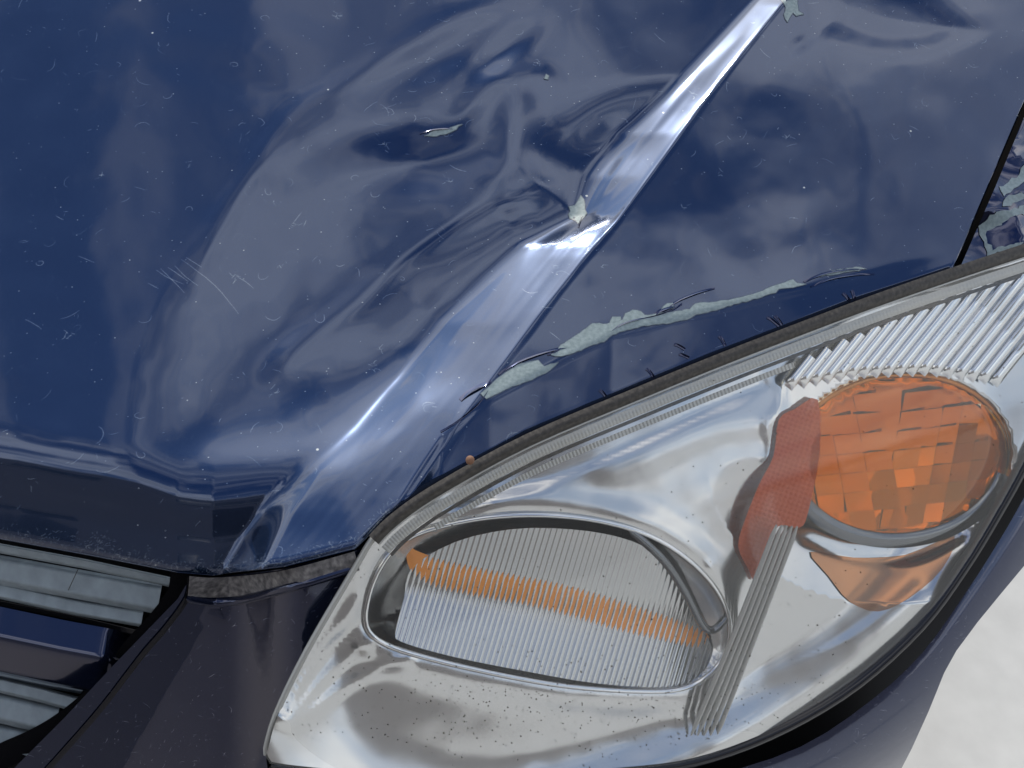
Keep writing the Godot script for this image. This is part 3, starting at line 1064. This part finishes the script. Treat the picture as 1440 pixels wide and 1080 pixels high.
func build_headlight(car: Node3D) -> void:
	var h := Node3D.new()
	h.name = "headlight"
	h.set_meta("label", "swept clear headlight with amber turn signal and fluted beam reflector")
	car.add_child(h, true)
	add_fold([395, 1010, 440, 930, 505, 845], 10.0, 1.3)
	add_fold([405, 1015, 470, 940, 530, 895], 10.0, 1.3)
	add_fold([400, 1000, 430, 940, 515, 870], 6.0, -0.6)
	add_fold([415, 1020, 490, 962, 575, 925], 10.0, 1.4)
	add_fold([640, 712, 800, 660, 960, 590, 1070, 540], 12.0, -1.3)
	add_fold([700, 700, 860, 660, 1000, 600, 1090, 590], 26.0, 2.6)
	add_fold([1100, 545, 1095, 575, 1080, 600, 1085, 640, 1050, 710], 9.0, 1.0)
	add_fold([1000, 800, 1035, 870, 1030, 930, 1000, 990], 10.0, 1.2)
	add_fold([960, 1000, 1060, 960, 1200, 900, 1290, 830], 14.0, 1.4)
	add_fold([1150, 740, 1200, 760, 1280, 760, 1350, 730], 13.0, 2.5)
	add_fold([1135, 760, 1200, 785, 1280, 785, 1350, 755], 9.0, -1.2)
	var shell := region("reflector", h, M.chrome, inset(lens_line, 3.0), 6.0, reflector_n)
	shell.set_meta("label", "polished chrome reflector of the headlight")
	ribbed("fluted_panel", h, M.fluted, fluted, 0.0)
	var stripe := smooth_line(pts([572, 768, 600, 780, 700, 801, 800, 821, 880, 845, 988, 884, 984, 912, 930, 903, 850, 884, 760, 858, 680, 843, 610, 827, 578, 804]), true, 3)  # orange reflection in the bowl, modelled as a coloured strip
	var st := region("amber_glint_strip", h, M.amber_glint, stripe, 3.5, func(u, v):
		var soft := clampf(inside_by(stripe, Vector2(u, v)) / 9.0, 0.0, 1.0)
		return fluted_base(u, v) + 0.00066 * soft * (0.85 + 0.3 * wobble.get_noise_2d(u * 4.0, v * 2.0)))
	st.set_meta("label", "painted orange glint across the fluted panel")
	tube("beam_rim", h, M.flute, beam, 0.0022, reflector_n, true, 0.001)
	tube("beam_shade", h, M.dark_chrome, smooth_line(pts([882, 742, 930, 784, 962, 830, 986, 876, 1003, 886, 1022, 868]), false, 5), 0.0034, lens_n, false, -0.024)
	amber_dome(h)
	tube("signal_rim", h, M.amber_rim, ring_arc(1.04, 0.0, TAU * 47.0 / 48.0), 0.003, func(u, v): return lens_n(u, v) - 0.034, true)
	var vis := strip("signal_visor", h, M.dark_chrome, ring_arc(1.10, 2.75, 0.35), 0.0, -22.0, 4.0, 6, func(u, v): return lens_n(u, v) - 0.026, func(s, w): return 0.004 * sin(w * PI))
	vis.set_meta("label", "dark chrome visor under the turn signal")
	# ribbed amber side piece
	var tab := smooth_line(pts([1095, 590, 1118, 575, 1150, 562, 1152, 640, 1136, 722, 1124, 742, 1094, 740, 1078, 780, 1064, 820, 1052, 800, 1038, 768, 1048, 730, 1068, 680, 1088, 640]), true, 3)
	var tb := region("side_reflector", h, M.amber_tab, tab, 2.6, func(u, v): return lens_n(u, v) - 0.022 + 0.0006 * absf(sin((u + v * 0.35) * 0.45)) * absf(sin((v - u * 0.35) * 0.45)))
	tb.set_meta("label", "amber ribbed side reflector")
	# clear ribs moulded in the lens
	for i in 5:
		var t := i / 4.0
		tube("lens_rib", h, M.rib_clear, smooth_line(PackedVector2Array([Vector2(lerpf(1092, 1121, t), 738 + t * 2.0), Vector2(lerpf(1035, 1066, t), 885), Vector2(lerpf(972, 1008, t), 1034)]), false, 6), 0.0021, lens_n, false, -0.003)
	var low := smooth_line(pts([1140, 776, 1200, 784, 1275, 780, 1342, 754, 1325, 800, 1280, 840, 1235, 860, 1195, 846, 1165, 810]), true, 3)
	var lo := region("amber_reflection_patch", h, M.reflection_tint, low, 5.0, func(u, v): return reflector_n(u, v) + 0.0015)  # mirrored amber of the signal, put into the colour of this patch
	lo.set_meta("label", "painted brownish amber reflection under the turn signal")
	# diagonal flutes over the signal
	var ytop := pts([1105, 526, 1180, 490, 1250, 458, 1350, 424, 1440, 396, 1540, 366])
	var ybot := pts([1105, 548, 1200, 531, 1300, 527, 1390, 540, 1440, 560, 1500, 600])
	for i in 25:
		var u := 1108.0 + 17.0 * i
		var a := Vector2(u, table(ybot, u) - 2.0)
		var b := a
		while b.y > table(ytop, b.x) and b.x < 1545.0 and a.distance_to(b) < 240.0:
			b += Vector2(0.62, -0.78) * 2.0
		b += Vector2(0.62, -0.78) * 12.0
		var span := a.distance_to(b)
		if span < 22.0 or inside_by(lens_line, a) < 14.0 or inside_by(lens_line, b) < 2.0:
			continue
		strip("flute", h, M.flute, PackedVector2Array([a, a.lerp(b, 0.5), b]), -7.1, 7.1, 5.0, 8, func(x, y): return maxf(reflector_n(x, y) + 0.0002, lens_n(x, y) - 0.016), func(s, w): return 0.0026 * sqrt(maxf(0.0, 1.0 - (2.0 * w - 1.0) ** 2.0)) * smoothstep(0.0, 16.0, s) - 0.003 * smoothstep(8.0, 0.0, s))
	# the edge of the lens: dirty seal, ribbed weld, groove
	var edge := PackedVector2Array()
	for q in lens_top:
		if q.y < 760.0:
			edge.append(q)
	strip("seal", h, M.rubber, edge, -7.0, 13.0, 4.0, 4, lens_n, func(s, w): return 0.0016 * sin(w * PI) - 0.004 * absf(w - 0.5) + 0.001)
	strip("seal_line", h, M.rib_clear, edge, 11.0, 13.2, 4.0, 2, lens_n, func(s, w): return 0.0016)
	strip("weld_ribs", h, M.rib_clear, edge, 17.0, 31.0, 1.1, 4, lens_n, func(s, w): return -0.004 + 0.00035 * absf(sin(s * PI / 5.2)) + 0.0010 * sin(w * PI))
	strip("groove", h, M.rubber, edge, 32.0, 37.0, 4.0, 2, lens_n, func(s, w): return -0.0045)
	var inner := PackedVector2Array()
	for q in edge:
		if q.x > 580.0 and q.x < 1110.0:
			inner.append(q)
	strip("inner_weld_ribs", h, M.rib_clear, inner, 42.0, 50.0, 1.1, 3, lens_n, func(s, w): return -0.005 + 0.0009 * absf(sin(s * PI / 5.4)))
	# outer lens with its thick lower edge and the dark housing behind it
	var lens := region("lens", h, M.lens, lens_line, 9.0, lens_n)
	lens.set_meta("label", "hazy clear outer lens of the headlight")
	var sv := PackedVector3Array()
	var si := PackedInt32Array()
	for k in 900:
		var q := Vector2(rng.randf_range(380, 1440), rng.randf_range(400, 1085))
		if rng.randf() < 0.55:
			q = Vector2(rng.randfn(760, 220), rng.randfn(985, 45))
		if inside_by(lens_line, q) < 6.0:
			continue
		var r := rng.randf_range(0.5, 1.4)
		var a := rng.randf() * TAU
		var at := sv.size()
		for m in 5:
			var o := q + Vector2.from_angle(a + TAU * m / 5.0) * r * rng.randf_range(0.6, 1.2)
			sv.append(place(o.x, o.y, lens_n(o.x, o.y) + 0.0004))
		si.append_array([at, at + 1, at + 2, at, at + 2, at + 3, at, at + 3, at + 4])
	var sp := commit("lens_dirt", h, M.speck, sv, PackedVector3Array(), PackedVector2Array(), face_up(sv, si))
	sp.set_meta("kind", "stuff")
	tube("lens_edge", h, M.gloss_black, lens_low, 0.006, lens_plane, false, -0.005)
	var left := PackedVector2Array()
	for q in lens_top:
		if q.y > 720.0:
			left.append(q)
	tube("lens_flange", h, M.rib_clear, left, 0.0022, lens_plane, false, 0.0005)
	strip("housing", h, M.black, lens_line, 0.0, 0.6, 6.0, 3, lens_plane, func(s, w): return -0.002 - 0.09 * w)

func ring_arc(k: float, a0: float, a1: float) -> PackedVector2Array:
	var o := PackedVector2Array()
	for i in 49:
		var g := lerpf(a0, a1, i / 48.0)
		o.append(Vector2(1265, 645) + (Vector2(cos(g) * 150.0, sin(g) * 114.0) * k).rotated(-0.1))
	return o

func inset(p: PackedVector2Array, d: float) -> PackedVector2Array:
	return Geometry2D.offset_polygon(p, -d)[0]

func build_litter() -> void:
	var s := SphereMesh.new()
	s.radius = 0.0032
	s.height = 0.005
	s.radial_segments = 12
	s.rings = 8
	s.material = M.husk
	var a := MeshInstance3D.new()
	a.name = "seed_husk"
	a.mesh = s
	a.set_meta("label", "tiny brown seed lodged on the seal above the headlight")
	a.set_meta("category", "seed")
	add_child(a)
	a.position = place(661, 647, lens_n(661, 655) + 0.006)
	a.rotation = Vector3(0.4, 0.3, 0.5)
